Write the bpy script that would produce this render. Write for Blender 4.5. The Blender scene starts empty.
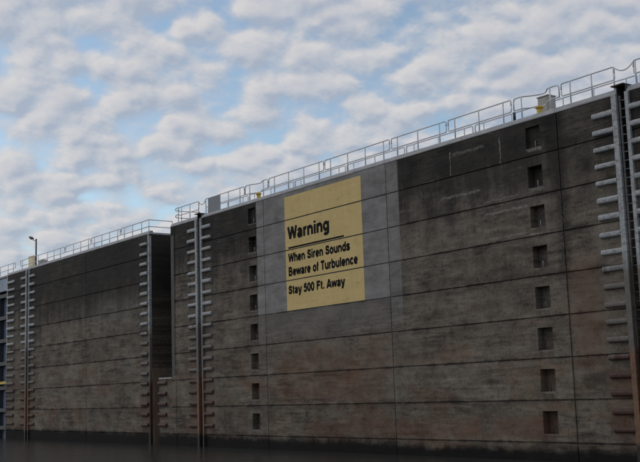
import bpy, bmesh, math, random
from mathutils import Vector, Matrix
random.seed(7)
S = bpy.context.scene
C = S.collection

# ------------------------------------------------------------------ camera
CAMX, CAMY, CAMZ = 41.25, -33.0, 2.97          # wall face is the plane y = 0, water is z = 0
cd = bpy.data.cameras.new('camera'); cam = bpy.data.objects.new('camera', cd); C.objects.link(cam)
Rm = Matrix(((0.58958, 0.139774, 0.795524), (0.807071, -0.062784, -0.587107), (-0.032116, 0.988191, -0.149824)))
cam.matrix_world = Matrix.Translation((CAMX, CAMY, CAMZ)) @ Rm.to_4x4()
cd.sensor_fit = 'HORIZONTAL'; cd.sensor_width = 36; cd.lens = 36*1070/640
cd.clip_start = 0.1; cd.clip_end = 20000
S.camera = cam

# ------------------------------------------------------------------ node helpers
class NT:
    def __init__(s, tree): s.t = tree; s.n = tree.nodes; s.l = tree.links
    def put(s, sock, v):
        if isinstance(v, bpy.types.NodeSocket): s.l.new(v, sock)
        elif isinstance(v, (tuple, list)) and sock.type == 'RGBA' and len(v) == 3: sock.default_value = (*v, 1)
        else: sock.default_value = v
    def m(s, op, a, b=0.0, c=0.0, clamp=False):
        k = s.n.new('ShaderNodeMath'); k.operation = op; k.use_clamp = clamp
        s.put(k.inputs[0], a); s.put(k.inputs[1], b); s.put(k.inputs[2], c)
        return k.outputs[0]
    def add(s, *a):
        r = a[0]
        for x in a[1:]: r = s.m('ADD', r, x)
        return r
    def mul(s, *a):
        r = a[0]
        for x in a[1:]: r = s.m('MULTIPLY', r, x)
        return r
    def sub(s, a, b): return s.m('SUBTRACT', a, b)
    def inv(s, a): return s.m('SUBTRACT', 1.0, a)
    def step(s, x, a, b):                       # smooth 0..1 from a to b (a may exceed b)
        k = s.n.new('ShaderNodeMapRange'); k.interpolation_type = 'SMOOTHSTEP'
        if a <= b: lo, hi, t0, t1 = a, b, 0.0, 1.0
        else: lo, hi, t0, t1 = b, a, 1.0, 0.0
        s.put(k.inputs[0], x); k.inputs[1].default_value = lo; k.inputs[2].default_value = hi
        k.inputs[3].default_value = t0; k.inputs[4].default_value = t1
        return k.outputs[0]
    def vec(s, x, y, z):
        k = s.n.new('ShaderNodeCombineXYZ'); s.put(k.inputs[0], x); s.put(k.inputs[1], y); s.put(k.inputs[2], z)
        return k.outputs[0]
    def vm(s, op, a, b=(0, 0, 0)):
        k = s.n.new('ShaderNodeVectorMath'); k.operation = op; s.put(k.inputs[0], a); s.put(k.inputs[1], b)
        return k.outputs[0]
    def noise(s, v, scale=1.0, detail=4.0, rough=0.55, dist=0.0):
        k = s.n.new('ShaderNodeTexNoise'); s.put(k.inputs['Vector'], v)
        k.inputs['Scale'].default_value = scale; k.inputs['Detail'].default_value = detail
        k.inputs['Roughness'].default_value = rough; k.inputs['Distortion'].default_value = dist
        return k.outputs['Fac']
    def mix(s, f, a, b, mode='MIX'):
        k = s.n.new('ShaderNodeMix'); k.data_type = 'RGBA'; k.blend_type = mode
        s.put(k.inputs[0], f); s.put(k.inputs[6], a); s.put(k.inputs[7], b)
        return k.outputs[2]
    def pos(s):
        g = s.n.new('ShaderNodeNewGeometry'); x = s.n.new('ShaderNodeSeparateXYZ'); s.l.new(g.outputs['Position'], x.inputs[0])
        return g.outputs['Position'], x.outputs[0], x.outputs[1], x.outputs[2]
    def box(s, x, z, x0, x1, z0, z1, e=0.05):   # soft-edged rectangle mask
        return s.mul(s.step(x, x0-e, x0+e), s.step(x, x1+e, x1-e), s.step(z, z0-e, z0+e), s.step(z, z1+e, z1-e))
    def bump(s, h, strength=0.5, dist=0.02):
        k = s.n.new('ShaderNodeBump'); k.inputs['Strength'].default_value = strength; k.inputs['Distance'].default_value = dist
        s.put(k.inputs['Height'], h); return k.outputs[0]

# ------------------------------------------------------------------ sky, sun, exposure
SUN_EL, SUN_AZ = math.radians(36), math.radians(238)     # soft light over the viewer's left shoulder, azimuth clockwise from +Y
w = bpy.data.worlds.new('World'); S.world = w; w.use_nodes = True
w.cycles.sampling_method = 'MANUAL'; w.cycles.sample_map_resolution = 256
N = NT(w.node_tree); N.n.clear()
sky = N.n.new('ShaderNodeTexSky'); sky.sky_type = 'NISHITA'; sky.sun_disc = False
sky.sun_elevation = SUN_EL; sky.sun_rotation = SUN_AZ; sky.air_density = 1.0; sky.dust_density = 0.6; sky.ozone_density = 1.5
tc = N.n.new('ShaderNodeTexCoord')
sp = N.n.new('ShaderNodeSeparateXYZ'); N.l.new(tc.outputs['Generated'], sp.inputs[0])
zz = N.m('ADD', N.m('MAXIMUM', sp.outputs[2], 0.0), 0.42)
px = N.mul(N.m('DIVIDE', sp.outputs[0], zz), 1.22); py = N.mul(N.m('DIVIDE', sp.outputs[1], zz), 1.22)
def cloud_field(dx, dy):
    v = N.vec(N.add(px, dx + 3.1), N.add(py, dy + 1.7), 0.0)
    wob = N.n.new('ShaderNodeTexNoise'); N.put(wob.inputs['Vector'], v); wob.inputs['Scale'].default_value = 12.0; wob.inputs['Detail'].default_value = 3.0
    vw = N.vm('ADD', v, N.vm('MULTIPLY', N.vm('SUBTRACT', wob.outputs['Color'], (0.5, 0.5, 0.5)), (0.07, 0.07, 0.0)))
    vo = N.n.new('ShaderNodeTexVoronoi'); vo.feature = 'SMOOTH_F1'; vo.inputs['Scale'].default_value = 17.0; vo.inputs['Smoothness'].default_value = 0.7
    N.put(vo.inputs['Vector'], vw)
    puff = N.m('SUBTRACT', 1.0, N.mul(vo.outputs['Distance'], 1.25))
    big = N.noise(v, 3.2, 1.0, 0.5)
    mid = N.noise(v, 13.0, 6.0, 0.58, 0.1)
    fine = N.noise(v, 34.0, 4.0, 0.65)
    return N.add(N.mul(big, 0.45), N.mul(mid, 0.62), N.mul(fine, 0.16), N.mul(puff, 0.55), -0.46)
d0 = cloud_field(0, 0)
d1 = cloud_field(0.010, -0.016)                           # the same field a little nearer the sun: lit and shaded flanks
cover = N.step(d0, 0.06, 0.38)
lit = N.m('ADD', 0.48, N.mul(N.sub(d0, d1), 3.1), clamp=True)
thick = N.step(d0, 0.42, 0.66)
ccol = N.mix(lit, (3.9, 4.45, 5.4), (6.8, 6.6, 6.6))
ccol = N.mix(N.mul(thick, 0.35), ccol, (4.5, 4.65, 5.35))
skyc = N.mix(1.0, sky.outputs[0], (1.42, 1.38, 1.26), 'MULTIPLY')
mixc = N.mix(N.mul(cover, 0.92), skyc, ccol)
bg = N.n.new('ShaderNodeBackground'); N.l.new(mixc, bg.inputs[0]); bg.inputs[1].default_value = 0.10
wo = N.n.new('ShaderNodeOutputWorld'); N.l.new(bg.outputs[0], wo.inputs[0])

sl = bpy.data.lights.new('sun', 'SUN'); sl.energy = 0.5; sl.angle = math.radians(25); sl.color = (1.0, 0.93, 0.84)
so = bpy.data.objects.new('sun', sl); C.objects.link(so)
sd = Vector((math.sin(SUN_AZ)*math.cos(SUN_EL), math.cos(SUN_AZ)*math.cos(SUN_EL), math.sin(SUN_EL)))
so.rotation_euler = sd.to_track_quat('Z', 'Y').to_euler(); so.location = (0, -60, 60)

S.render.engine = 'CYCLES'
S.view_settings.view_transform = 'Standard'; S.view_settings.look = 'None'
S.view_settings.exposure = 0.0; S.view_settings.gamma = 1.0; S.view_settings.use_curve_mapping = False

# ------------------------------------------------------------------ materials
def mat(name):
    m = bpy.data.materials.new(name); m.use_nodes = True
    return m, NT(m.node_tree), m.node_tree.nodes['Principled BSDF']
JOINT0, LIFT = 12.42, 1.67                                 # horizontal lift joints: JOINT0 - k*LIFT
TOP = 13.94

def concrete_common(n, x, z, P):
    """weathered board-formed concrete: lift tones, form bands, runoff, black growth near the top, rust, wet foot"""
    lift = n.m('FLOOR', n.m('DIVIDE', n.sub(JOINT0, z), LIFT))
    bay = n.m('FLOOR', n.m('DIVIDE', n.sub(x, 2.05), 10.9))
    wn = n.n.new('ShaderNodeTexWhiteNoise'); wn.noise_dimensions = '2D'
    n.l.new(n.vec(lift, bay, 0), wn.inputs['Vector'])
    # a warped coordinate, so that no stain runs ruler-straight
    wp = n.n.new('ShaderNodeTexNoise'); n.put(wp.inputs['Vector'], P); wp.inputs['Scale'].default_value = 1.4; wp.inputs['Detail'].default_value = 4.0
    ws = n.n.new('ShaderNodeSeparateColor'); n.l.new(wp.outputs['Color'], ws.inputs[0])
    xw = n.add(x, n.mul(n.sub(ws.outputs[0], 0.5), 0.7)); zw = n.add(z, n.mul(n.sub(ws.outputs[1], 0.5), 0.16))
    blotch = n.noise(n.vec(n.mul(xw, 0.35), 0.0, n.mul(zw, 0.62)), 1.0, 7.0, 0.66)
    patch = n.noise(n.vec(n.mul(xw, 0.9), 5.0, n.mul(zw, 1.7)), 1.0, 7.0, 0.68)
    band = n.noise(n.vec(n.mul(xw, 0.20), 0.0, n.mul(zw, 3.2)), 1.0, 5.0, 0.66)
    grit = n.noise(P, 9.0, 5.0, 0.7)
    streak = n.noise(n.vec(n.mul(xw, 1.3), 0.0, n.mul(z, 0.12)), 1.0, 6.0, 0.68)
    fstreak = n.noise(n.vec(n.mul(xw, 4.0), 0.0, n.mul(z, 0.35)), 1.0, 5.0, 0.65)
    boards = n.noise(n.vec(n.mul(xw, 0.55), 2.0, n.mul(zw, 5.5)), 1.0, 6.0, 0.7)
    where = n.step(n.noise(n.vec(n.mul(x, 0.25), 8.0, n.mul(z, 0.45)), 1.0, 4.0, 0.6), 0.42, 0.60)   # form marks show only in places
    t = n.add(n.mul(n.sub(wn.outputs['Value'], 0.5), 0.22), n.mul(n.sub(blotch, 0.5), 1.5), n.mul(n.sub(patch, 0.5), 1.5), n.mul(n.sub(band, 0.5), 0.7),
              n.mul(n.sub(boards, 0.5), n.add(0.4, n.mul(where, 2.0))), n.mul(n.sub(grit, 0.5), 1.0), n.mul(n.sub(fstreak, 0.5), 0.35), 0.47)
    t = n.m('ADD', t, 0.0, clamp=True)
    c = n.mix(t, (0.048, 0.040, 0.031), (0.240, 0.208, 0.168))
    pock = n.noise(n.vec(xw, 4.0, n.mul(zw, 1.5)), 2.4, 7.0, 0.72)
    c = n.mix(n.mul(n.step(pock, 0.55, 0.66), 0.6), c, (0.044, 0.038, 0.033))
    c = n.mix(n.mul(n.step(pock, 0.36, 0.28), 0.45), c, (0.25, 0.23, 0.205))
    # barge scrapes: short pale horizontal scuffs
    scr = n.noise(n.vec(n.mul(xw, 0.8), 9.0, n.mul(zw, 11.0)), 1.0, 3.0, 0.6)
    c = n.mix(n.mul(n.step(scr, 0.62, 0.72), n.step(patch, 0.44, 0.58), n.step(z, 6.0, 9.0), 0.65), c, (0.27, 0.255, 0.23))
    # rust-brown staining of the lower lifts
    rb = n.noise(n.vec(n.mul(xw, 0.32), 3.0, n.mul(zw, 0.75)), 1.0, 7.0, 0.68)
    rust = n.mul(n.step(rb, 0.45, 0.62), n.step(z, 8.5, 3.5), 0.50)
    c = n.mix(rust, c, n.mix(t, (0.060, 0.030, 0.019), (0.205, 0.108, 0.066)))
    return c, t, blotch, band, grit, streak, fstreak, boards, patch

def wall_material(name, black_top, black_depth, painted=False, marks=()):
    m, n, b = mat(name)
    P, x, y, z = n.pos()
    c, t, blotch, band, grit, streak, fstreak, boards, patch = concrete_common(n, x, z, P)
    # black growth washed down from the coping
    low = n.add(z, n.mul(n.sub(streak, 0.5), 7.0), n.mul(n.sub(blotch, 0.5), 8.0), n.mul(n.sub(boards, 0.5), 3.0))
    black = n.step(low, TOP - black_depth, TOP - black_depth + 3.4)
    black = n.mul(black, black_top)
    if painted:
        black = n.mul(black, n.inv(n.mul(n.box(x, z, -9.6, 2.93, 7.3, 14.5), 0.92)))
        # the bay between the third ladder and its joint is barer
        black = n.mul(black, n.inv(n.mul(n.box(x, z, 13.0, 15.2, 5.0, 14.5, 0.5), 0.35)))
    c = n.mix(black, c, n.mix(t, (0.008, 0.008, 0.008), (0.044, 0.039, 0.035)))
    # damp dark line hanging under each lift joint
    fr = n.m('FRACT', n.m('DIVIDE', n.sub(JOINT0 + 20*LIFT, z), LIFT))
    under = n.mul(n.step(fr, 0.16, 0.0), n.step(fstreak, 0.40, 0.66), 0.40)
    c = n.mix(under, c, (0.050, 0.046, 0.044))
    dj = n.mul(n.m('MINIMUM', fr, n.inv(fr)), LIFT)
    chip = n.mul(n.step(n.add(dj, n.mul(n.sub(patch, 0.5), 0.55), n.mul(n.sub(grit, 0.5), 0.08)), 0.06, 0.0), 0.6)
    c = n.mix(chip, c, (0.035, 0.031, 0.028))
    if painted:
        fp = n.m('FRACT', n.m('DIVIDE', n.sub(12.76 + 20*LIFT, z), LIFT))
        cols = n.m('MAXIMUM', n.mul(n.step(x, -10.5, -10.4), n.step(x, -9.6, -9.7)), n.mul(n.step(x, 11.15, 11.3), n.step(x, 12.1, 11.95)))
        lip = n.mul(cols, n.step(fp, 0.055, 0.03), n.step(patch, 0.35, 0.55), 0.45)
        c = n.mix(n.mul(cols, n.step(fp, 0.42, 0.03), n.step(fstreak, 0.38, 0.60), 0.55), c, (0.040, 0.030, 0.024))
        c = n.mix(lip, c, (0.27, 0.25, 0.22))
    # pale lime leaching along boards
    lime = n.mul(n.step(n.noise(n.vec(n.mul(x, 0.7), 7.0, n.mul(z, 7.0)), 1.0, 4.0, 0.6), 0.60, 0.72), n.step(blotch, 0.44, 0.58), 0.55)
    if painted: lime = n.mul(lime, n.inv(n.box(x, z, -9.6, 2.93, 7.3, 14.5)))
    c = n.mix(lime, c, (0.22, 0.21, 0.20))
    if painted:
        ragged = n.add(z, n.mul(n.sub(blotch, 0.5), 0.5))
        xr = n.add(x, n.mul(n.sub(patch, 0.5), 0.12))
        wear = n.m('ADD', 0.86, n.add(n.mul(n.sub(patch, 0.5), 1.0), n.mul(n.sub(grit, 0.5), 0.5)), clamp=True)
        pm = n.mul(n.box(xr, n.add(z, n.mul(n.sub(patch, 0.5), 0.25)), -9.58, 2.08, 7.39, 14.5, 0.04), wear)
        pc = n.mix(n.m('ADD', n.add(n.mul(n.sub(streak, 0.5), 1.0), n.mul(n.sub(patch, 0.5), 1.6), n.mul(n.sub(boards, 0.5), 0.8)), 0.5, clamp=True), (0.165, 0.160, 0.158), (0.325, 0.315, 0.308))
        c = n.mix(pm, c, pc)
        strip = n.mul(n.box(xr, ragged, 2.05, 2.93, 5.3, 14.5, 0.07), n.step(z, 4.8, 8.0), wear, 0.85)
        c = n.mix(strip, c, n.mix(t, (0.16, 0.157, 0.155), (0.29, 0.284, 0.28)))
        under_sign = n.mul(n.box(xr, ragged, -9.6, 2.05, 5.2, 7.41, 0.1), n.step(z, 5.0, 7.0), 0.40)
        c = n.mix(under_sign, c, (0.20, 0.192, 0.185))
    for (x0, x1, z0, z1, e, col, k) in marks:               # individual stains and scrapes, and the painted shade of the slot side
        wob = n.noise(n.vec(n.mul(x, 3.0), 1.0, n.mul(z, 3.0)), 1.0, 4.0, 0.6)
        f = n.mul(n.box(n.add(x, n.mul(n.sub(wob, 0.5), 0.25)), n.add(z, n.mul(n.sub(wob, 0.5), 0.3)), x0, x1, z0, z1, e), n.step(grit, 0.30, 0.62), k)
        c = n.mix(f, c, col)
    # algae and wet concrete at the foot
    pock2 = n.noise(P, 2.0, 5.0, 0.65)
    edge = n.add(z, n.mul(n.sub(blotch, 0.5), 0.7), n.mul(n.sub(pock2, 0.5), 0.5), n.mul(n.m('MAXIMUM', x, -30.0), 0.009))
    wet = n.step(edge, 0.80, 0.34)
    c = n.mix(n.mul(wet, 0.96), c, (0.008, 0.008, 0.008))
    n.put(b.inputs['Base Color'], c)
    n.put(b.inputs['Roughness'], n.m('SUBTRACT', 0.9, n.mul(wet, 0.1)))
    n.put(b.inputs['Specular IOR Level'], n.m('SUBTRACT', 0.25, n.mul(wet, 0.15)))
    h = n.add(n.mul(grit, 0.5), n.mul(band, 0.5), n.mul(n.noise(P, 30.0, 3.0), 0.25))
    n.put(b.inputs['Normal'], n.bump(h, 0.55, 0.03))
    return m

PALE, BLK, RST = (0.40, 0.385, 0.36), (0.018, 0.016, 0.015), (0.150, 0.066, 0.038)
main_marks = [
    (6.60, 6.64, 12.5, 13.55, 0.025, PALE, 0.75), (9.71, 9.75, 12.45, 13.6, 0.025, PALE, 0.75),
    (6.8, 8.8, 13.36, 13.46, 0.06, PALE, 0.35), (5.9, 8.4, 11.48, 11.56, 0.05, PALE, 0.5), (8.6, 10.6, 10.9, 10.97, 0.05, PALE, 0.35),
    (12.65, 13.3, 7.6, 14.0, 0.25, BLK, 0.9), (12.9, 13.05, 0.8, 8.0, 0.08, BLK, 0.5),
    (-8.0, 1.6, 2.4, 5.3, 1.0, RST, 0.40), (-5.0, 3.0, 0.8, 1.6, 0.3, RST, 0.5), (8.5, 11.6, 0.9, 1.7, 0.25, RST, 0.6),
    (13.1, 14.6, 3.8, 8.0, 0.5, RST, 0.5), (8.6, 11.1, 10.35, 10.42, 0.05, PALE, 0.6), (8.8, 11.0, 9.25, 9.31, 0.05, PALE, 0.5), (11.3, 12.1, 12.62, 12.70, 0.05, PALE, 0.6), (11.2, 12.0, 9.1, 9.2, 0.06, PALE, 0.35), (11.3, 12.1, 10.95, 11.03, 0.06, PALE, 0.4), (2.2, 7.5, 0.9, 1.7, 0.3, RST, 0.4), (13.4, 14.6, 2.95, 3.35, 0.15, BLK, 0.7),
    (14.7, 17.7, 0.7, 3.4, 0.5, RST, 0.4), (-17.6, -14.8, 0.7, 4.0, 0.5, RST, 0.4), (-12.2, -10.6, 13.0, 14.0, 0.3, BLK, 0.6),
    (-19.83, -19.3, 5.0, 14.0, 0.05, BLK, 0.55), (-9.65, -9.58, 6.0, 13.9, 0.03, BLK, 0.4),
]
left_marks = [(-33.5, -24.2, 9.6, 14.0, 1.2, BLK, 0.75), (-44.2, -41.5, 8.0, 14.0, 1.0, BLK, 0.6), (-22.9, -22.8, 4.95, 14.2, 0.04, BLK, 0.75), (-31.5, -24.6, 8.0, 10.2, 0.8, PALE, 0.14), (-26.5, -25.2, 4.6, 6.2, 0.3, PALE, 0.15),  # thin black mark at the slot puts the deep slot's shade into its side face
              (-25.5, -24.4, 9.22, 9.34, 0.06, PALE, 0.35), (-46.5, -43.4, 0.8, 4.5, 0.6, RST, 0.45), (-36, -33, 1.0, 3.0, 0.6, RST, 0.2)]
M_main = wall_material('weathered_concrete_painted', 0.93, 4.7, True, main_marks)
M_left = wall_material('weathered_concrete_dark', 0.90, 5.9, False, left_marks)

def simple(name, c0, c1, rough=0.7, scale=4.0, metal=0.0, bumpk=0.2, spec=0.4, stretch=(1, 1, 1)):
    m, n, b = mat(name); P, x, y, z = n.pos()
    v = n.vec(n.mul(x, stretch[0]), n.mul(y, stretch[1]), n.mul(z, stretch[2]))
    f = n.m('ADD', n.mul(n.sub(n.noise(v, scale, 6.0, 0.65), 0.5), 2.2), 0.5, clamp=True)
    n.put(b.inputs['Base Color'], n.mix(f, c0, c1)); b.inputs['Roughness'].default_value = rough
    b.inputs['Metallic'].default_value = metal; b.inputs['Specular IOR Level'].default_value = spec
    n.put(b.inputs['Normal'], n.bump(n.noise(v, scale*6, 4.0, 0.6), bumpk, 0.01))
    return m
M_cope = simple('coping_concrete', (0.24, 0.243, 0.25), (0.42, 0.423, 0.43), 0.85, 1.4, stretch=(1, 1, 3))
M_galv = simple('galvanised_pipe', (0.55, 0.565, 0.585), (0.74, 0.755, 0.77), 0.5, 3.0, 0.1, 0.05)
M_plate = simple('grey_painted_sheet', (0.19, 0.21, 0.235), (0.23, 0.25, 0.275), 0.55, 1.2, 0.0, 0.03)
M_yel = simple('yellow_paint', (0.52, 0.34, 0.04), (0.70, 0.49, 0.08), 0.5, 6.0)
M_cab = simple('beige_cabinet_paint', (0.33, 0.32, 0.29), (0.42, 0.41, 0.38), 0.5, 2.0)
M_cream = simple('cream_cabinet_paint', (0.80, 0.66, 0.40), (0.86, 0.74, 0.50), 0.5, 2.0)
M_dark = simple('dark_steel', (0.035, 0.038, 0.045), (0.075, 0.08, 0.09), 0.55, 3.0, 0.3)
M_rustplate = simple('rusty_plate', (0.05, 0.035, 0.028), (0.14, 0.085, 0.055), 0.8, 6.0)
M_gate = simple('blue_grey_gate_steel', (0.13, 0.17, 0.23), (0.26, 0.33, 0.43), 0.4, 1.5, 0.2, 0.05)
M_letter = simple('black_letter_paint', (0.008, 0.008, 0.009), (0.022, 0.021, 0.021), 0.9, 7.0, spec=0.1, metal=0.0)

def tide_steel(name, red0=(0.022, 0.009, 0.007), red1=(0.085, 0.032, 0.021)):                                       # steel that is clean above the tide and muddy, then red below
    m, n, b = mat(name); P, x, y, z = n.pos()
    g = n.noise(P, 5.0, 6.0, 0.7); g2 = n.noise(n.vec(n.mul(x, 3), y, n.mul(z, 0.7)), 1.0, 4.0, 0.6)
    f = n.m('ADD', n.mul(n.sub(g, 0.5), 2.0), 0.5, clamp=True)
    clean = n.mix(f, (0.20, 0.215, 0.225), (0.45, 0.475, 0.485))
    spots = n.step(n.noise(n.vec(n.mul(x, 5.0), y, n.mul(z, 9.0)), 1.0, 5.0, 0.7), 0.50, 0.62)
    clean = n.mix(n.mul(spots, 0.6), clean, (0.14, 0.10, 0.08))
    mud = n.mix(f, (0.085, 0.075, 0.068), (0.17, 0.15, 0.135))
    red = n.mix(f, red0, red1)
    zz = n.add(z, n.mul(n.sub(g2, 0.5), 2.0))
    c = n.mix(n.step(zz, 7.9, 6.9), clean, mud)
    c = n.mix(n.step(zz, 4.6, 3.7), c, red)
    c = n.mix(n.step(z, 0.9, 0.6), c, (0.015, 0.014, 0.014))
    n.put(b.inputs['Base Color'], c); b.inputs['Roughness'].default_value = 0.62; b.inputs['Metallic'].default_value = 0.1
    n.put(b.inputs['Normal'], n.bump(n.noise(P, 22.0, 4.0, 0.6), 0.35, 0.015))
    return m
M_tide = tide_steel('tide_marked_steel')
M_guide = tide_steel('tide_marked_guide_steel', (0.085, 0.042, 0.024), (0.23, 0.125, 0.070))

def sign_paint():
    m, n, b = mat('yellow_sign_paint'); P, x, y, z = n.pos()
    big = n.noise(n.vec(n.mul(x, 0.45), 0.0, n.mul(z, 0.5)), 1.0, 6.0, 0.6)
    band = n.noise(n.vec(n.mul(x, 0.25), 0.0, n.mul(z, 5.0)), 1.0, 3.0, 0.6)
    grit = n.noise(P, 8.0, 5.0, 0.7)
    st = n.noise(n.vec(n.mul(x, 3.0), 0.0, n.mul(z, 0.25)), 1.0, 4.0, 0.6)
    t = n.m('ADD', n.add(n.mul(big, 0.7), n.mul(band, 0.45), n.mul(grit, 0.35), n.mul(st, 0.4)), -0.48, clamp=True)
    c = n.mix(t, (0.52, 0.385, 0.155), (0.80, 0.610, 0.280))
    brown = n.mul(n.step(n.noise(n.vec(n.mul(x, 1.1), 4.0, n.mul(z, 3.5)), 1.0, 5.0, 0.65), 0.60, 0.72), n.step(z, 9.2, 7.6), 0.6)
    c = n.mix(brown, c, (0.20, 0.105, 0.045))
    mot = n.noise(n.vec(n.mul(x, 1.3), 2.0, n.mul(z, 2.2)), 1.0, 7.0, 0.7)
    c = n.mix(n.mul(n.step(mot, 0.52, 0.70), 0.45), c, (0.38, 0.275, 0.125))
    c = n.mix(n.mul(n.step(mot, 0.42, 0.30), 0.5), c, (0.82, 0.70, 0.42))
    wornd = n.mul(n.step(grit, 0.62, 0.72), 0.45)
    c = n.mix(wornd, c, (0.20, 0.18, 0.16))
    n.put(b.inputs['Base Color'], c); b.inputs['Roughness'].default_value = 0.8; b.inputs['Specular IOR Level'].default_value = 0.25
    n.put(b.inputs['Normal'], n.bump(n.add(n.mul(grit, 0.6), n.mul(band, 0.5)), 0.4, 0.02))
    return m
M_sign = sign_paint()

def water_mat():
    m, n, b = mat('murky_water'); P, x, y, z = n.pos()
    n.put(b.inputs['Base Color'], (0.040, 0.041, 0.039)); b.inputs['Roughness'].default_value = 0.16
    b.inputs['IOR'].default_value = 1.33
    a = n.noise(n.vec(x, n.mul(y, 1.6), 0.0), 0.9, 4.0, 0.55, 0.4); c = n.noise(n.vec(x, y, 2.0), 3.5, 3.0, 0.5)
    n.put(b.inputs['Normal'], n.bump(n.add(a, n.mul(c, 0.25)), 0.7, 0.08))
    return m
M_water = water_mat()

# ------------------------------------------------------------------ mesh helpers
def finish(name, bm, m, parent=None, smooth=False):
    me = bpy.data.meshes.new(name); bm.normal_update(); bm.to_mesh(me); bm.free()
    if m: me.materials.append(m)
    if smooth:
        for p in me.polygons: p.use_smooth = True
    o = bpy.data.objects.new(name, me); C.objects.link(o)
    if parent: o.parent = parent
    return o
def box(bm, x0, x1, y0, y1, z0, z1, bev=0.0):
    r = bmesh.ops.create_cube(bm, size=1.0)
    bmesh.ops.transform(bm, matrix=Matrix.Translation(((x0+x1)/2, (y0+y1)/2, (z0+z1)/2)) @ Matrix.Diagonal((x1-x0, y1-y0, z1-z0, 1)), verts=r['verts'])
    if bev:
        es = list({e for v in r['verts'] for e in v.link_edges})
        bmesh.ops.bevel(bm, geom=es, offset=bev, segments=2, affect='EDGES', profile=0.6)
def tube(bm, pts, r, seg=8, cap=True):
    pts = [Vector(p) for p in pts]; rings = []; ref = None
    for i, p in enumerate(pts):
        d = ((pts[min(i+1, len(pts)-1)] - p).normalized() + (p - pts[max(i-1, 0)]).normalized())
        d = d.normalized() if d.length > 1e-6 else Vector((0, 0, 1))
        if ref is None: ref = d.orthogonal().normalized()
        ref = (ref - d*ref.dot(d)); ref = ref.normalized() if ref.length > 1e-6 else d.orthogonal().normalized()
        u = d.cross(ref)
        rings.append([bm.verts.new(p + (ref*math.cos(2*math.pi*k/seg) + u*math.sin(2*math.pi*k/seg))*r) for k in range(seg)])
    for a, b in zip(rings, rings[1:]):
        for k in range(seg): bm.faces.new((a[k], a[(k+1) % seg], b[(k+1) % seg], b[k]))
    if cap: bm.faces.new(rings[0][::-1]); bm.faces.new(rings[-1])
def lathe(bm, cx, cy, prof, seg=20):
    rings = [[bm.verts.new((cx + r*math.cos(2*math.pi*k/seg), cy + r*math.sin(2*math.pi*k/seg), z)) for k in range(seg)] for r, z in prof]
    for a, b in zip(rings, rings[1:]):
        for k in range(seg): bm.faces.new((a[k], a[(k+1) % seg], b[(k+1) % seg], b[k]))
    bm.faces.new(rings[0][::-1]); bm.faces.new(rings[-1])
def extrude_profile(bm, prof, x0, x1):                       # closed (y, z) profile swept along x
    a = [bm.verts.new((x0, y, z)) for y, z in prof]; b = [bm.verts.new((x1, y, z)) for y, z in prof]; n = len(prof)
    for i in range(n): bm.faces.new((a[i], a[(i+1) % n], b[(i+1) % n], b[i]))
    bm.faces.new(a[::-1]); bm.faces.new(b)
    bmesh.ops.recalc_face_normals(bm, faces=bm.faces)
def tag(o, label, cat, group=None):
    o['label'] = label; o['category'] = cat
    if group: o['group'] = group
    return o
def thing(name, loc, label, cat, group=None):
    o = bpy.data.objects.new(name, None); C.objects.link(o); o.location = loc; o.empty_display_size = 0.3
    return tag(o, label, cat, group)
def keep(o, root):                                           # parent a mesh modelled in world coordinates under an Empty
    o.parent = root; o.matrix_parent_inverse = Matrix.Translation(-Vector(root.location)); return o

# ------------------------------------------------------------------ water
bm = bmesh.new()
r = 6000; bm.faces.new([bm.verts.new(p) for p in ((-r, -r, 0), (r, -r, 0), (r, r, 0), (-r, r, 0))])
o = finish('water', bm, M_water); o['kind'] = 'structure'

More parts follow.
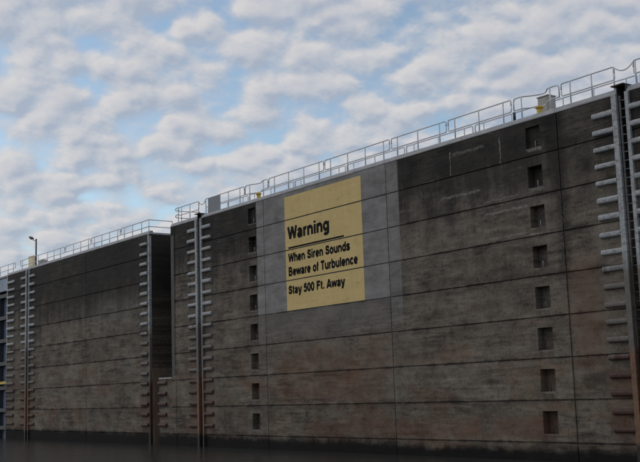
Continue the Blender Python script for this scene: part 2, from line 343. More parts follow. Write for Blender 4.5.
# ------------------------------------------------------------------ the lock walls: stepped face (joints, pockets, ladder recesses) on a solid block
def wall_block(name, x0, x1, material, recs, vjoints, thick=2.4, zbot=-3.0, ztop=TOP):
    """recs: (xa, xb, za, zb, depth) pockets cut in the face"""
    g = 0.03
    grooves = []
    k = 0
    while JOINT0 - k*LIFT > -1.0:
        zj = JOINT0 - k*LIFT; grooves.append((zj-g, zj+g)); k += 1
    xs = {x0, x1}; zs = {zbot, ztop}
    for a, b in grooves: zs |= {a, b}
    vg = [(v-0.025, v+0.025) for v in vjoints]
    for a, b in vg: xs |= {a, b}
    for (xa, xb, za, zb, d) in recs: xs |= {max(xa, x0), min(xb, x1)}; zs |= {max(za, zbot), min(zb, ztop)}
    xs = sorted(xs); zs = sorted(zs)
    def uniq(a):
        r_ = [a[0]]
        for v in a[1:]:
            if v - r_[-1] > 1e-4: r_.append(v)
        return r_
    xs = uniq(xs); zs = uniq(zs)
    def depth(x, z):
        d = 0.0
        for (xa, xb, za, zb, dd) in recs:
            if xa < x < xb and za < z < zb: d = max(d, dd)
        for a, b in grooves:
            if a < z < b: d = max(d, 0.06)
        for a, b in vg:
            if a < x < b: d = max(d, 0.05)
        return d
    nx, nz = len(xs)-1, len(zs)-1
    D = [[depth((xs[i]+xs[i+1])/2, (zs[j]+zs[j+1])/2) for j in range(nz)] for i in range(nx)]
    bm = bmesh.new(); V = {}
    def v(x, y, z):
        k_ = (round(x, 4), round(y, 4), round(z, 4))
        if k_ not in V: V[k_] = bm.verts.new(k_)
        return V[k_]
    def f(*p):
        vs = [v(*q) for q in p]
        if len(set(vs)) == 4:
            try: bm.faces.new(vs)
            except ValueError: pass
    for i in range(nx):
        for j in range(nz):
            d = D[i][j]; a, b, c, e = xs[i], xs[i+1], zs[j], zs[j+1]
            f((a, d, c), (b, d, c), (b, d, e), (a, d, e))
            if i+1 < nx and abs(D[i+1][j]-d) > 1e-6: f((b, d, c), (b, D[i+1][j], c), (b, D[i+1][j], e), (b, d, e))
            if j+1 < nz and abs(D[i][j+1]-d) > 1e-6: f((a, d, e), (b, d, e), (b, D[i][j+1], e), (a, D[i][j+1], e))
            if i == 0: f((a, d, c), (a, d, e), (a, thick, e), (a, thick, c))
            if i == nx-1: f((b, d, c), (b, thick, c), (b, thick, e), (b, d, e))
            if j == nz-1: f((a, d, e), (b, d, e), (b, thick, e), (a, thick, e))
    f((x0, thick, zbot), (x0, thick, ztop), (x1, thick, ztop), (x1, thick, zbot))
    bmesh.ops.recalc_face_normals(bm, faces=bm.faces)
    return finish(name, bm, material)

XL0, XL1 = -49.55, -22.85            # left block
XM0, XM1 = -19.83, 24.0              # main block
pockets = []
POCK_X = ((-10.44, -9.66), (11.23, 12.02))
for k in range(8):
    for (a, b) in POCK_X: pockets.append((a, b, 12.76-LIFT*k, 13.66-LIFT*k, 0.16 if k == 0 else 0.40))
LADDERS = (15.79, -16.49)            # left edge of the ladder guides on the main block
LAD_L = -44.96
recs = list(pockets) + [(x+0.24, x+0.64, -2.0, TOP, 0.38) for x in LADDERS] + [(-5.2, -4.85, 1.77, 2.04, 0.04)]
main_wall = wall_block('lock_wall', XM0, XM1, M_main, recs, [-19.28, -8.83, 2.05, 12.95, 23.7])
tag(main_wall, 'long grey stained concrete lock wall carrying the yellow warning sign', 'wall')
left_wall = wall_block('lock_wall', XL0, XL1, M_left, [(LAD_L+0.24, LAD_L+0.64, -2.0, TOP, 0.38)], [-33.03])
tag(left_wall, 'darker concrete lock wall to the left of the deep slot', 'wall')
# filling between the two blocks: back wall of the slot and the sill at its foot (one concrete piece)
def slot_fill():
    bm = bmesh.new()
    box(bm, XL1+0.003, XM0-0.003, 2.0, 2.38, -3.0, 13.4)
    box(bm, -21.60, XM0-0.003, 0.006, 1.998, -3.0, 4.26, 0.02)
    box(bm, XL1+0.003, -21.603, 1.2, 1.996, -3.0, 4.2)
    return finish('lock_wall', bm, M_left)
sf = tag(slot_fill(), 'concrete back and low sill closing the dark vertical slot between the two walls', 'wall')
bm = bmesh.new(); box(bm, -21.60, XM0-0.01, -0.03, 0.0, 4.20, 4.29, 0.01); finish('sill_edge', bm, M_cab, sf)
bm = bmesh.new(); box(bm, -19.80, -19.42, -0.015, 0.003, 4.4, 13.35, 0.005); finish('corner_strip', bm, simple('dull_corner_steel', (0.06, 0.058, 0.056), (0.12, 0.115, 0.11), 0.8, 2.0), main_wall)

# mooring pin in each pocket
for k in range(8):
    for (a, b) in POCK_X:
        zc = 12.76-LIFT*k; bm = bmesh.new(); xm = (a+b)/2 + 0.02
        tube(bm, [(xm, 0.13, zc+0.002), (xm, 0.13, zc+0.30)], 0.018, 8)
        finish('mooring_pin', bm, M_tide, main_wall, True)

# coping / walkway slab with a sloped face, cast in lengths
cope_prof = [(-0.02, TOP+0.003), (-0.02, TOP+0.05), (0.10, TOP+0.235), (0.30, TOP+0.235), (0.32, TOP+0.12), (2.1, TOP+0.12), (2.1, TOP+0.003)]
def coping(parent, cuts):
    for a, b in cuts:
        bm = bmesh.new(); extrude_profile(bm, cope_prof, a+0.012, b-0.012); finish('coping', bm, M_cope, parent)
def cut_list(x0, x1, step, gaps=()):
    out = []; x = x0
    while x < x1-0.01:
        e = min(x+step, x1); out.append((x, e)); x = e
    for (ga, gb) in gaps:
        new = []
        for a, b in out:
            if b <= ga or a >= gb: new.append((a, b))
            else:
                if a < ga: new.append((a, ga))
                if b > gb: new.append((gb, b))
        out = new
    return out
coping(main_wall, cut_list(XM0, XM1, 5.45, [(LADDERS[0]+0.2, LADDERS[0]+0.66), (LADDERS[1]+0.2, LADDERS[1]+0.66)]))
coping(left_wall, cut_list(XL0, XL1, 5.45))
# rust-brown steel lining on the slot's left side below the sill
bm = bmesh.new(); box(bm, XL1+0.003, XL1+0.02, 0.17, 1.19, -2.0, 4.9, 0.003)
finish('jamb_plate', bm, simple('brown_rusted_steel', (0.10, 0.07, 0.05), (0.26, 0.19, 0.135), 0.85, 1.2, stretch=(1, 2, 0.5)), left_wall)

# ------------------------------------------------------------------ recessed ladders with guide rails and guard bars
GZ = [13.31-0.669*k for k in range(19)]
def guard_bm(x0, x1, z, taper):                               # half-round bar on the wall face, its free end sloped
    bm = bmesh.new(); r, dpt = 0.112, 0.13; n = 8
    L = []
    xs = [x0, x0+0.07, x1] if taper == -1 else ([x0, x1-0.07, x1] if taper == 1 else [x0, x1])
    for i, x in enumerate(xs):
        k = 0.82 if (taper == -1 and i == 0) or (taper == 1 and i == len(xs)-1) else 1.0
        L.append([bm.verts.new((x, -dpt*k*max(math.sin(math.pi*q/n), 0.0)**0.6+0.002, z + r*(0.85+0.15*k)*math.copysign(abs(math.cos(math.pi*q/n))**0.7, math.cos(math.pi*q/n)))) for q in range(n+1)])
    for a, b in zip(L, L[1:]):
        for q in range(n): bm.faces.new((a[q], a[q+1], b[q+1], b[q]))
    bm.faces.new(L[0][::-1]); bm.faces.new(L[-1])
    bmesh.ops.recalc_face_normals(bm, faces=bm.faces)
    return bm
def add_guards(root, x0, x1, taper, zs):
    src = None
    for z in zs:
        if src is None:
            src = finish('guard_bar', guard_bm(x0, x1, 0.0, taper), M_tide); c = src
            for p in c.data.polygons: p.use_smooth = False
        else: c = src.copy(); C.objects.link(c)
        c.location = (0, 0, z + random.uniform(-0.02, 0.02)); c.scale = (1, random.uniform(0.85, 1.12), random.uniform(0.92, 1.10))
        c.parent = root; c.matrix_parent_inverse = Matrix.Translation(-Vector(root.location))
def ladder(x0, label, cap, gl, gr):
    root = thing('wall_ladder', (x0+0.44, 0, 0), label, 'ladder', 'ladders recessed in the lock walls')
    bm = bmesh.new(); box(bm, x0, x0+0.24, -0.12, 0.0, -2.0, TOP+0.0, 0.012); keep(finish('guide_rail', bm, M_guide), root)
    bm = bmesh.new(); box(bm, x0+0.64, x0+0.80, -0.12, 0.0, -2.0, TOP+0.0, 0.012); keep(finish('guide_rail', bm, M_guide), root)
    for xx in (x0+0.265, x0+0.615):
        bm = bmesh.new(); box(bm, xx-0.02, xx+0.02, 0.05, 0.13, -2.0, TOP-0.05, 0.005); keep(finish('stringer', bm, M_tide), root)
    src = None; z = TOP-0.25
    while z > -0.2:
        if src is None:
            bm = bmesh.new(); tube(bm, [(x0+0.27, 0.09, 0), (x0+0.61, 0.09, 0)], 0.017, 8); src = c = finish('rung', bm, M_tide, None, True)
        else: c = src.copy(); C.objects.link(c)
        c.location = (0, 0, z); keep(c, root); z -= 0.335
    if cap:
        bm = bmesh.new(); box(bm, x0+0.06, x0+0.66, -0.16, 0.60, TOP+0.30, TOP+0.345, 0.008)
        keep(finish('cap_plate', bm, M_rustplate), root)
        bm = bmesh.new()
        box(bm, x0+0.205, x0+0.245, -0.02, 0.55, TOP+0.004, TOP+0.298); box(bm, x0+0.635, x0+0.655, -0.02, 0.55, TOP+0.004, TOP+0.298); box(bm, x0+0.25, x0+0.63, 0.40, 0.55, TOP+0.004, TOP+0.298)
        keep(finish('hatch_box', bm, M_dark), root)
    add_guards(root, x0-gl, x0-0.004, -1, GZ); add_guards(root, x0+0.804, x0+0.80+gr, 1, GZ)
    return root
ladder(LADDERS[0], 'nearest steel ladder recess in the wall, at the right edge of the picture', True, 1.01, 1.02)
ladder(LADDERS[1], 'steel ladder recess just right of the dark vertical slot', True, 1.02, 1.02)
ladder(LAD_L, 'farthest thin steel ladder recess, below the cream box and lamp post', False, 1.12, 1.1)
# guard bars at the slot's edges and at the far end of the left wall
root = thing('corner_guard', (XL1, 0, 0), 'pale steel edge strip with guard bars along the left edge of the slot', 'corner guard')
bm = bmesh.new(); box(bm, XL1-0.20, XL1+0.012, -0.02, 0.0, -2.0, TOP, 0.004); box(bm, XL1+0.003, XL1+0.012, 0.001, 0.16, -2.0, TOP-0.13)
keep(finish('edge_strip', bm, M_tide), root)
add_guards(root, XL1-1.22, XL1-0.204, -1, GZ)
root = thing('corner_guard', (-21.6, 0, 0), 'short column of rusty guard bars on the sill below the slot', 'corner guard')
for z in GZ[14:]:
    b_ = guard_bm(-21.595, -20.55, z, 1); keep(finish('guard_bar', b_, M_tide), root)
root = thing('corner_guard', (-49.3, 0, 0), 'column of guard bars at the far left end of the wall next to the gate', 'corner guard')
bm = bmesh.new(); box(bm, XL0+0.02, XL0+0.2, -0.02, -0.001, -2.0, TOP, 0.004); keep(finish('edge_strip', bm, M_tide), root)
add_guards(root, XL0+0.204, -47.65, 1, GZ)

# ------------------------------------------------------------------ painted warning sign (paint on the concrete, broken at each joint)
root = thing('warning_sign', (-3.3, 0, 7.4), 'big faded yellow warning sign with black lettering painted on the wall', 'sign')
SX0, SX1, SZ0, SZ1 = -6.69, 0.10, 7.445, 13.71
edges = [SZ1] + [JOINT0-k*LIFT for k in range(0, 3)] + [SZ0-0.03]
bm = bmesh.new()
for a, b in zip(edges, edges[1:]):
    hi = a if a == SZ1 else a-0.03
    box(bm, SX0, SX1, -0.006, -0.001, b+0.03, hi)
keep(finish('painted_panel', bm, M_sign), root)
def arc(cx, cy, rx, ry, a0, a1, n=14):
    return [(cx + rx*math.cos(math.radians(a0+(a1-a0)*i/n)), cy + ry*math.sin(math.radians(a0+(a1-a0)*i/n))) for i in range(n+1)]
def spline(p, n=5):
    out = []
    for i in range(len(p)-1):
        p0, p1, p2, p3 = p[max(i-1, 0)], p[i], p[i+1], p[min(i+2, len(p)-1)]
        for k in range(n):
            t = k/n
            out.append(tuple(0.5*(2*p1[q] + (p2[q]-p0[q])*t + (2*p0[q]-5*p1[q]+4*p2[q]-p3[q])*t*t + (3*p1[q]-p0[q]-3*p2[q]+p3[q])*t**3) for q in (0, 1)))
    return out + [p[-1]]
XH = 0.73
es = spline([(.64, .50), (.52, .625), (.37, .64), (.21, .60), (.17, .51), (.22, .43), (.38, .375), (.56, .32), (.63, .22), (.56, .12), (.38, .09), (.21, .12), (.11, .25)])
GLYPH = {                                                    # advance width, centre-line strokes of a bold grotesque, capital height 1
    'W': (1.31, [[(.10, 1), (.37, .03)], [(.37, .03), (.655, .97)], [(.655, .97), (.94, .03)], [(.94, .03), (1.21, 1)]]),
    'w': (1.08, [[(.08, XH), (.30, .03)], [(.30, .03), (.54, .70)], [(.54, .70), (.78, .03)], [(.78, .03), (1.0, XH)]]),
    'a': (.80, [arc(.37, .46, .23, .175, 165, 0) + [(.60, 0)], arc(.36, .215, .215, .125, 60, 330) + [(.60, .24)], [(.60, .38), (.40, .345), (.30, .32)]]),
    'r': (.54, [[(.17, 0), (.17, XH)], arc(.42, .40, .25, .235, 180, 75, 8)]),
    'n': (.85, [[(.17, 0), (.17, XH)], arc(.425, .41, .255, .225, 180, 0) + [(.68, 0)]]),
    'h': (.85, [[(.17, 0), (.17, 1)], arc(.425, .41, .255, .225, 180, 0) + [(.68, 0)]]),
    'u': (.85, [[(.17, XH)] + arc(.425, .32, .255, .225, 180, 360), [(.68, 0), (.68, XH)]]),
    'i': (.386, [[(.193, 0), (.193, XH)], [(.193, .83), (.193, 1)]]),
    'l': (.386, [[(.193, 0), (.193, 1)]]),
    'o': (.85, [arc(.425, .365, .27, .275, 0, 360, 26)]),
    'd': (.85, [arc(.41, .365, .26, .275, 0, 360, 26), [(.68, 0), (.68, 1)]]),
    'b': (.85, [arc(.44, .365, .26, .275, 0, 360, 26), [(.17, 0), (.17, 1)]]),
    'g': (.85, [arc(.41, .38, .26, .265, 0, 360, 26), [(.68, XH)] + arc(.415, -.03, .265, .165, 0, -155, 12)]),
    'c': (.77, [arc(.40, .365, .26, .275, 38, 322, 22)]),
    'e': (.80, [[(.66, .365)] + arc(.40, .365, .265, .275, 5, 318, 24), [(.14, .345), (.70, .345)]]),
    's': (.77, [es]), 'S': (.926, [[(x*1.2+.005, y/XH*.995) for x, y in es]]),
    'B': (1.0, [[(.19, 0), (.19, 1)], [(.19, .905)] + arc(.52, .715, .23, .19, 90, -90) + [(.19, .525)], [(.19, .095)] + arc(.55, .31, .26, .215, -90, 90) + [(.19, .525)]]),
    'f': (.46, [[(.20, 0)] + arc(.38, .76, .18, .15, 180, 85, 8), [(.02, .655), (.43, .655)]]),
    't': (.46, [[(.20, .93)] + arc(.37, .22, .17, .13, 180, 275, 8), [(.02, .655), (.43, .655)]]),
    'T': (.85, [[(.03, .905), (.82, .905)], [(.425, 0), (.425, .905)]]),
    'y': (.77, [[(.07, XH), (.385, .02)], spline([(.70, XH), (.42, -.02), (.33, -.155), (.12, -.18)])]),
    '5': (.77, [[(.66, .905), (.22, .905)], [(.24, .905), (.17, .47)], spline([(.15, .50), (.27, .59), (.40, .61), (.56, .54), (.62, .36), (.55, .17), (.38, .09), (.21, .12), (.11, .25)])]),
    '0': (.77, [arc(.385, .5, .25, .41, 0, 360, 28)]),
    'F': (.85, [[(.19, 0), (.19, 1)], [(.19, .905), (.79, .905)], [(.19, .52), (.71, .52)]]),
    '.': (.386, [[(.193, 0), (.193, .19)]]),
    'A': (1.0, [[(.09, 0), (.49, .98)], [(.51, .98), (.91, 0)], [(.22, .27), (.78, .27)]]),
    ' ': (.42, []),
}
def lettering(s, x0, x1, zbase, cap, wd=0.275):
    total = sum(GLYPH[c][0] for c in s); kx = (x1-x0)/(total-0.12); pen = -0.06; yy = -0.0095; bm = None
    for i, ch in enumerate(s + ' '):
        if ch == ' ':
            if bm is not None: keep(finish('lettering', bm, M_letter), root); bm = None
            pen += GLYPH[' '][0]; continue
        if bm is None: bm = bmesh.new()
        for st in GLYPH[ch][1]:
            yy -= 0.0004
            if yy < -0.0125: yy = -0.0095
            closed = len(st) > 20 and abs(st[0][0]-st[-1][0]) + abs(st[0][1]-st[-1][1]) < 1e-4
            pts = st[:-1] if closed else st; n = len(pts); L = []
            for q in range(n):
                a = Vector(pts[(q-1) % n] if (closed or q) else pts[0]); b = Vector(pts[(q+1) % n] if (closed or q < n-1) else pts[-1])
                d = (b-a).normalized(); nn = Vector((-d.y, d.x))*wd/2; p = Vector(pts[q])
                L.append([bm.verts.new((x0 + (pen+v.x)*kx, yy, zbase + v.y*cap)) for v in (p+nn, p-nn)])
            for q in range(n if closed else n-1):
                e, g_ = L[q], L[(q+1) % n]; bm.faces.new((e[0], e[1], g_[1], g_[0]))
        pen += GLYPH[ch][0]
lettering('Warning', -6.41, -2.66, 11.32, 0.70)
lettering('When Siren Sounds', -6.42, -0.97, 10.07, 0.48)
lettering('Beware of Turbulence', -6.45, -0.38, 9.32, 0.48)
lettering('Stay 500 Ft. Away', -6.50, -1.50, 8.33, 0.46)
bm = bmesh.new(); box(bm, -6.42, -1.42, -0.011, -0.007, 10.81, 10.90); keep(finish('underline', bm, M_letter), root)

# ------------------------------------------------------------------ handrails
RY = 0.17                                                     # near railing stands on the coping
RG = 'handrail sections along the near edge of the walkway'
def A(xa, y=RY): return CAMX + (xa-CAMX)*(1+y/33.0)           # wall-plane reading -> true position at depth y
CURB = TOP+0.23
def rounded(pts, rad=0.09, n=4):
    out = [Vector(pts[0])]
    for a, b, c in zip(pts, pts[1:], pts[2:]):
        a, b, c = Vector(a), Vector(b), Vector(c); d0 = (a-b); d1 = (c-b); rr = min(rad, d0.length/2.2, d1.length/2.2)
        p0 = b + d0.normalized()*rr; p1 = b + d1.normalized()*rr
        for i in range(n+1):
            t = i/n; out.append(p0*(1-t)**2 + b*2*t*(1-t) + p1*t*t)
    out.append(Vector(pts[-1])); return out
PR = 0.030
def post(root, x, y, z1, z0=None, r=PR):
    z0 = CURB-0.02 if z0 is None else z0
    bm = bmesh.new(); tube(bm, [(x, y, z0), (x, y, z1)], r, 8); keep(finish('post', bm, M_galv, None, True), root)
    bm = bmesh.new(); box(bm, x-0.07, x+0.07, y-0.05, y+0.05, CURB+0.001 if z0 > TOP+0.2 else z0, (CURB if z0 > TOP+0.2 else z0)+0.02); keep(finish('base_plate', bm, M_galv), root)
def panel(x0, x1, posts, label, zt, zm, y=RY, closed=(True, True), group=RG):
    root = thing('handrail', ((x0+x1)/2, y, CURB), label, 'handrail', group)
    bm = bmesh.new()
    top = [(x0, y, zt), (x1, y, zt)]; pts = []
    if closed[0]: pts += [(x0, y, (zt+zm)/2), (x0, y, zt)]
    else: pts += [(x0, y, zt)]
    if closed[1]: pts += [(x1, y, zt), (x1, y, (zt+zm)/2)]
    else: pts += [(x1, y, zt)]
    tube(bm, rounded(pts), PR, 8); keep(finish('top_rail', bm, M_galv, None, True), root)
    bm = bmesh.new(); pts = []
    if closed[0]: pts += [(x0, y, (zt+zm)/2), (x0, y, zm)]
    else: pts += [(x0, y, zm)]
    if closed[1]: pts += [(x1, y, zm), (x1, y, (zt+zm)/2)]
    else: pts += [(x1, y, zm)]
    tube(bm, rounded(pts), PR*0.95, 8); keep(finish('mid_rail', bm, M_galv, None, True), root)
    for p in posts: post(root, p, y, zt-0.01)
    return root
ZT, ZM = 15.12, 14.60
P_ = [  # wall-plane x of panel ends, posts, label
    (-18.70, -16.10, (-18.33, -17.23, -16.14), 'short grey pipe handrail at the left end of the near wall'),
    (-15.27, -10.78, (-15.22, -12.56, -11.27), 'grey pipe handrail that carries the blank grey sheet'),
    (-8.17, -2.96, (-7.62, -6.22, -4.77, -3.37), 'grey pipe handrail above the left half of the yellow sign'),
    (-2.85, 2.45, (-2.35, -0.89, 0.55, 1.99), 'grey pipe handrail above the right edge of the yellow sign'),
    (2.60, 6.48, (3.04, 4.52, 6.03), 'grey pipe handrail just right of the grey painted strip'),
    (6.62, 10.53, (7.05, 8.58, 10.06), 'grey pipe handrail above the two white drip stains, left of the bent rail'),
    (13.31, 15.96, (13.77, 14.85, 15.93), 'grey pipe handrail between the beige cabinet and the nearest ladder'),
    (16.87, 20.9, (16.95, 18.4, 19.8), 'grey pipe handrail at the right edge of the picture, beyond the chain'),
]
for a, b, ps, lab in P_:
    panel(A(a), A(b), [A(p) for p in ps], lab, ZT, ZM)
# the two sections that bow back round the mooring bollards
def bowed(x0, posts, pts_plan, label):
    root = thing('handrail', (A(x0), RY, CURB), label, 'handrail', RG)
    for z, nm in ((ZT, 'top_rail'), (ZM, 'mid_rail')):
        base = [(A(x, RY+dy), RY + dy, z) for x, dy in pts_plan]
        if nm == 'top_rail':
            pts = [(base[0][0], base[0][1], ZM)] + base + [(base[-1][0], base[-1][1], ZM)]
        else: pts = base
        bm = bmesh.new(); tube(bm, rounded(pts, 0.16, 5), PR, 8); keep(finish(nm, bm, M_galv, None, True), root)
    for x, dy in posts: post(root, A(x), RY+dy, ZT-0.01)
    return root
r1 = bowed(10.68, ((11.12, 0.0), (12.70, 0.0)), ((10.68, 0), (11.12, 0), (11.75, 0.30), (12.25, 0.47), (12.48, 0.42), (12.58, 0.04), (12.70, 0), (13.19, 0)),
      'bent grey pipe handrail that bows back in front of the beige cabinet')
bm = bmesh.new(); tube(bm, [(A(10.70), RY-0.02, CURB+0.02), (A(10.70), RY-0.02, CURB+0.36)], 0.06, 10); keep(finish('sleeve', bm, M_dark, None, True), r1)
bowed(-10.68, ((-10.2, 0.0), (-8.75, 0.0)), ((-10.68, 0), (-10.2, 0), (-9.5, 0.22), (-8.95, 0.28), (-8.88, 0.05), (-8.75, 0), (-8.27, 0)),
      'bent grey pipe handrail beside the small yellow bollard left of the sign')
# left block
ZTL, ZML = 14.96, 14.50
for a, b, ps, lab, cl in [
    (-54.0, -47.6, (-53.5, -51.3, -49.35, -48.1), 'pipe handrail at the far left edge of the picture, above the gate', (True, True)),
    (-46.4, -37.05, (-46.0, -42.45, -40.5, -39.17, -37.87), 'pipe handrail in front of the cream box and lamp post', (True, True)),
    (-36.85, -32.2, (-35.35, -34.01, -32.6), 'pipe handrail on the far wall, second section right of the lamp post', (True, True)),
    (-32.0, -27.2, (-31.54, -30.27, -28.96, -27.63), 'pipe handrail on the far wall, third section right of the lamp post', (True, True)),
    (-27.05, -22.83, (-26.56, -25.29, -23.92, -22.85), 'pipe handrail on the far wall that ends at the slot', (True, False))]:
    rt = panel(A(a), A(b), [A(p) for p in ps], lab, ZTL, ZML, closed=cl)
for z in (ZTL, ZML):                                          # return along the slot's edge, part of the last section
    bm = bmesh.new(); tube(bm, [(A(-22.83), RY, z), (A(-22.83), 1.95, z)], PR, 8); keep(finish('return_rail', bm, M_galv, None, True), rt)
post(rt, A(-22.83), 1.95, ZTL)
# return on the main block's left end, with hooped corners
root = thing('handrail', (-19.3, RY, CURB), 'pale hooped handrail turning back along the end of the near wall', 'handrail')
for z in (ZT-0.12, ZM-0.05):
    bm = bmesh.new()
    tube(bm, rounded([(-18.95, RY, z+0.12), (-19.35, RY, z+0.14), (-19.55, RY+0.05, z+0.02), (-19.35, RY+0.25, z-0.04), (-19.3, 1.9, z)], 0.14, 5), PR, 8)
    keep(finish('return_rail', bm, M_galv, None, True), root)
post(root, -19.28, RY+0.12, ZT-0.05); post(root, -19.3, 1.9, ZT-0.1, TOP+0.122)
# far railing of the walkway
root = thing('handrail', (0, 1.85, TOP+0.12), 'second pipe handrail along the rear edge of the walkway, seen through the near rail', 'handrail')
FZT, FZM = ZT-0.02, ZM-0.02
ends = [-18.2, -13.2, -8.3, -3.4, 1.5, 6.4, 11.2, 15.7, 20.5, 24]
for a, b in zip(ends, ends[1:]):
    a += 0.08; b -= 0.08
    bm = bmesh.new(); tube(bm, rounded([(a, 1.85, FZM), (a, 1.85, FZT), (b, 1.85, FZT), (b, 1.85, FZM), (a, 1.85, FZM)], 0.08), PR, 8); keep(finish('rail_frame', bm, M_galv, None, True), root)
    k = 3 if b-a > 3.5 else 2
    for i in range(k): post(root, a + (b-a)*(0.12+0.76*i/(k-1)), 1.85, FZT, TOP+0.122)

# blank grey sheet on the handrail
root = thing('sheet_panel', (A(-14.1, 0.1), RY-0.05, 14.1), 'blank grey metal sheet fixed to the handrail right of the ladder', 'panel')
bm = bmesh.new(); box(bm, A(-14.87), A(-13.42), RY-0.065, RY-0.045, 14.18, 15.10, 0.004); keep(finish('sheet', bm, M_plate), root)
for z in (ZT-0.1, ZM+0.03):
    bm = bmesh.new(); box(bm, A(-14.7), A(-13.6), RY-0.044, RY-0.031, z-0.03, z+0.03); keep(finish('batten', bm, M_plate), root)

# chains across the ladder gaps
def chain(x0, x1, z0, z1, sag, label):
    n = 26; root = None; bm = bmesh.new(); pts = []
    for i in range(n+1):
        t = i/n; pts.append(Vector((x0+(x1-x0)*t, RY, z0+(z1-z0)*t - sag*4*t*(1-t))))
    for i, (p, q) in enumerate(zip(pts, pts[1:])):
        mid = (p+q)/2; d = (q-p); L = d.length*0.62; d.normalize(); up = Vector((0, 1, 0)) if i % 2 else d.cross(Vector((0, 1, 0))).normalized()
        ring = []
        for k in range(9):
            a = 2*math.pi*k/8; ring.append(mid + d*math.cos(a)*L + up*math.sin(a)*0.022)
        tube(bm, ring, 0.010, 5, False)
    return tag(finish('chain', bm, M_galv, None, True), label, 'chain', 'chains across the ladder gaps')
chain(A(15.98), A(16.86), ZT-0.06, ZT-0.05, 0.20, 'sagging chain across the handrail gap above the nearest ladder')
chain(A(-16.08), A(-15.28), ZT-0.06, ZT-0.06, 0.22, 'small sagging chain across the handrail gap left of the grey sheet')

# ------------------------------------------------------------------ things on the walkway
def bollard(x, y, s, label):
    root = thing('mooring_bollard', (x, y, TOP+0.12), label, 'bollard', 'yellow mooring bollards'); z = TOP+0.12
    bm = bmesh.new(); lathe(bm, x, y, [(0.20*s, z), (0.20*s, z+0.03), (0.17*s, z+0.06), (0.16*s, z+0.46*s), (0.17*s, z+0.50*s)]); keep(finish('stem', bm, M_yel, None, True), root)
    bm = bmesh.new(); lathe(bm, x, y, [(0.17*s, z+0.501*s), (0.24*s, z+0.54*s), (0.25*s, z+0.60*s), (0.19*s, z+0.66*s), (0.05*s, z+0.68*s)]); keep(finish('cap', bm, M_yel, None, True), root)
bollard(A(12.08, 0.35), 0.36, 0.72, 'yellow mooring bollard in front of the beige cabinet')
bollard(A(-9.30, 0.30), 0.32, 0.70, 'small yellow mooring bollard on the wall top left of the sign')

root = thing('control_cabinet', (A(12.4, 1.1), 1.1, TOP+0.12), 'beige metal cabinet behind the bent handrail', 'cabinet')
xa, xb = A(12.02, 0.95), A(12.60, 0.95)
bm = bmesh.new(); box(bm, xa, xb, 0.95, 1.40, TOP+0.12, 15.10, 0.012); keep(finish('body', bm, M_cab), root)
bm = bmesh.new(); box(bm, xa-0.03, xb+0.03, 0.91, 1.44, 15.101, 15.14, 0.006); keep(finish('top_plate', bm, M_cab), root)
bm = bmesh.new(); box(bm, xa+0.05, xb-0.05, 0.93, 0.948, TOP+0.25, 15.04, 0.004); keep(finish('door', bm, M_cab), root)

root = thing('control_cabinet', (A(-43.9, .8), 0.8, TOP+0.12), 'tall cream painted cabinet beside the lamp post', 'cabinet')
xa, xb = A(-44.65, 0.7), A(-43.50, 0.7)
bm = bmesh.new(); box(bm, xa, xb, 0.7, 0.95, TOP+0.12, 15.22, 0.02); keep(finish('body', bm, M_cream), root)
bm = bmesh.new(); box(bm, xa-0.04, xb+0.04, 0.66, 0.99, 15.221, 15.26, 0.01); keep(finish('top_plate', bm, M_cream), root)
bm = bmesh.new(); box(bm, xa+0.08, xb-0.08, 0.68, 0.698, TOP+0.25, 15.14, 0.004); keep(finish('door', bm, M_cream), root)
root = thing('control_cabinet', (A(-42.4, .9), 0.9, TOP+0.12), 'low dull beige cabinet to the right of the lamp post foot', 'cabinet')
xa, xb = A(-42.55, 0.8), A(-41.75, 0.8)
bm = bmesh.new(); box(bm, xa, xb, 0.8, 1.3, TOP+0.12, 14.75, 0.02); keep(finish('body', bm, M_cab), root)
bm = bmesh.new(); box(bm, xa+0.06, xb-0.06, 0.78, 0.798, TOP+0.25, 14.68, 0.004); keep(finish('door', bm, M_cab), root)

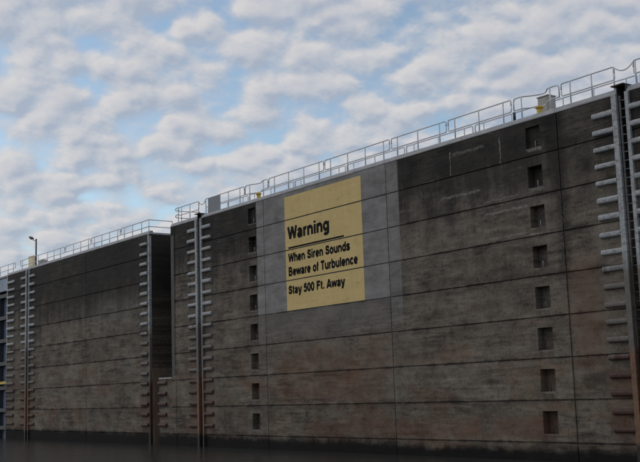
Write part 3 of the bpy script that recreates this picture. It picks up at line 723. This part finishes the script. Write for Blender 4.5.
root = thing('lamp_post', (A(-42.95, 0.5), 0.5, TOP+0.12), 'thin dark lamp post with a small head at the far left', 'lamp post')
lx = A(-42.95, 0.5); y = 0.5
bm = bmesh.new(); tube(bm, [(lx, y, TOP+0.12), (lx, y, 16.52)], 0.065, 10); keep(finish('pole', bm, M_dark, None, True), root)
bm = bmesh.new(); box(bm, lx-0.16, lx+0.16, y-0.16, y+0.16, TOP+0.121, TOP+0.16); keep(finish('base_plate', bm, M_dark), root)
bm = bmesh.new(); tube(bm, rounded([(lx-0.08, y, 16.42), (lx-0.55, y, 16.42), (lx-0.80, y-0.02, 16.62)], 0.15), 0.04, 8); keep(finish('arm', bm, M_galv, None, True), root)
bm = bmesh.new(); box(bm, -0.26, 0.26, -0.14, 0.14, -0.075, 0.075, 0.03)
bmesh.ops.transform(bm, matrix=Matrix.Translation((lx-0.98, y-0.03, 16.72)) @ Matrix.Rotation(math.radians(25), 4, 'Y'), verts=bm.verts)
keep(finish('lamp_head', bm, M_dark), root)

# ------------------------------------------------------------------ steel gate at the far left
root = thing('lock_gate', (-52, 0.8, 0), 'blue grey steel lock gate with dark girders at the far left edge', 'gate')
gx0, gx1 = -58.0, XL0-0.05
bm = bmesh.new(); box(bm, gx0, gx1-0.5, 0.75, 0.80, -2.0, 13.0); keep(finish('skin_plate', bm, M_gate), root)
bm = bmesh.new(); box(bm, gx0, gx1, 0.25, 1.1, 12.75, 13.9, 0.02); keep(finish('walkway_beam', bm, M_gate), root)
bm = bmesh.new(); box(bm, gx0, gx1, 0.15, 1.8, 13.903, 14.08, 0.02); keep(finish('deck', bm, M_cope), root)
for z in (12.35, 10.4, 8.4, 6.4, 4.3, 2.4, 0.9):
    bm = bmesh.new(); box(bm, gx0, gx1-0.46, 0.30, 0.749, z-0.16, z+0.16, 0.01); keep(finish('girder', bm, M_dark), root)
for x in (gx1-0.25, gx1-2.9, gx1-5.6):
    bm = bmesh.new(); box(bm, x-0.2, x+0.2, 0.35, 0.748, -2.0, 12.744, 0.01)
    keep(finish('upright', bm, M_dark), root)
bm = bmesh.new(); box(bm, gx0, gx1-0.1, 0.05, 0.28, 4.62, 4.85, 0.02); keep(finish('fender', bm, M_yel), root)
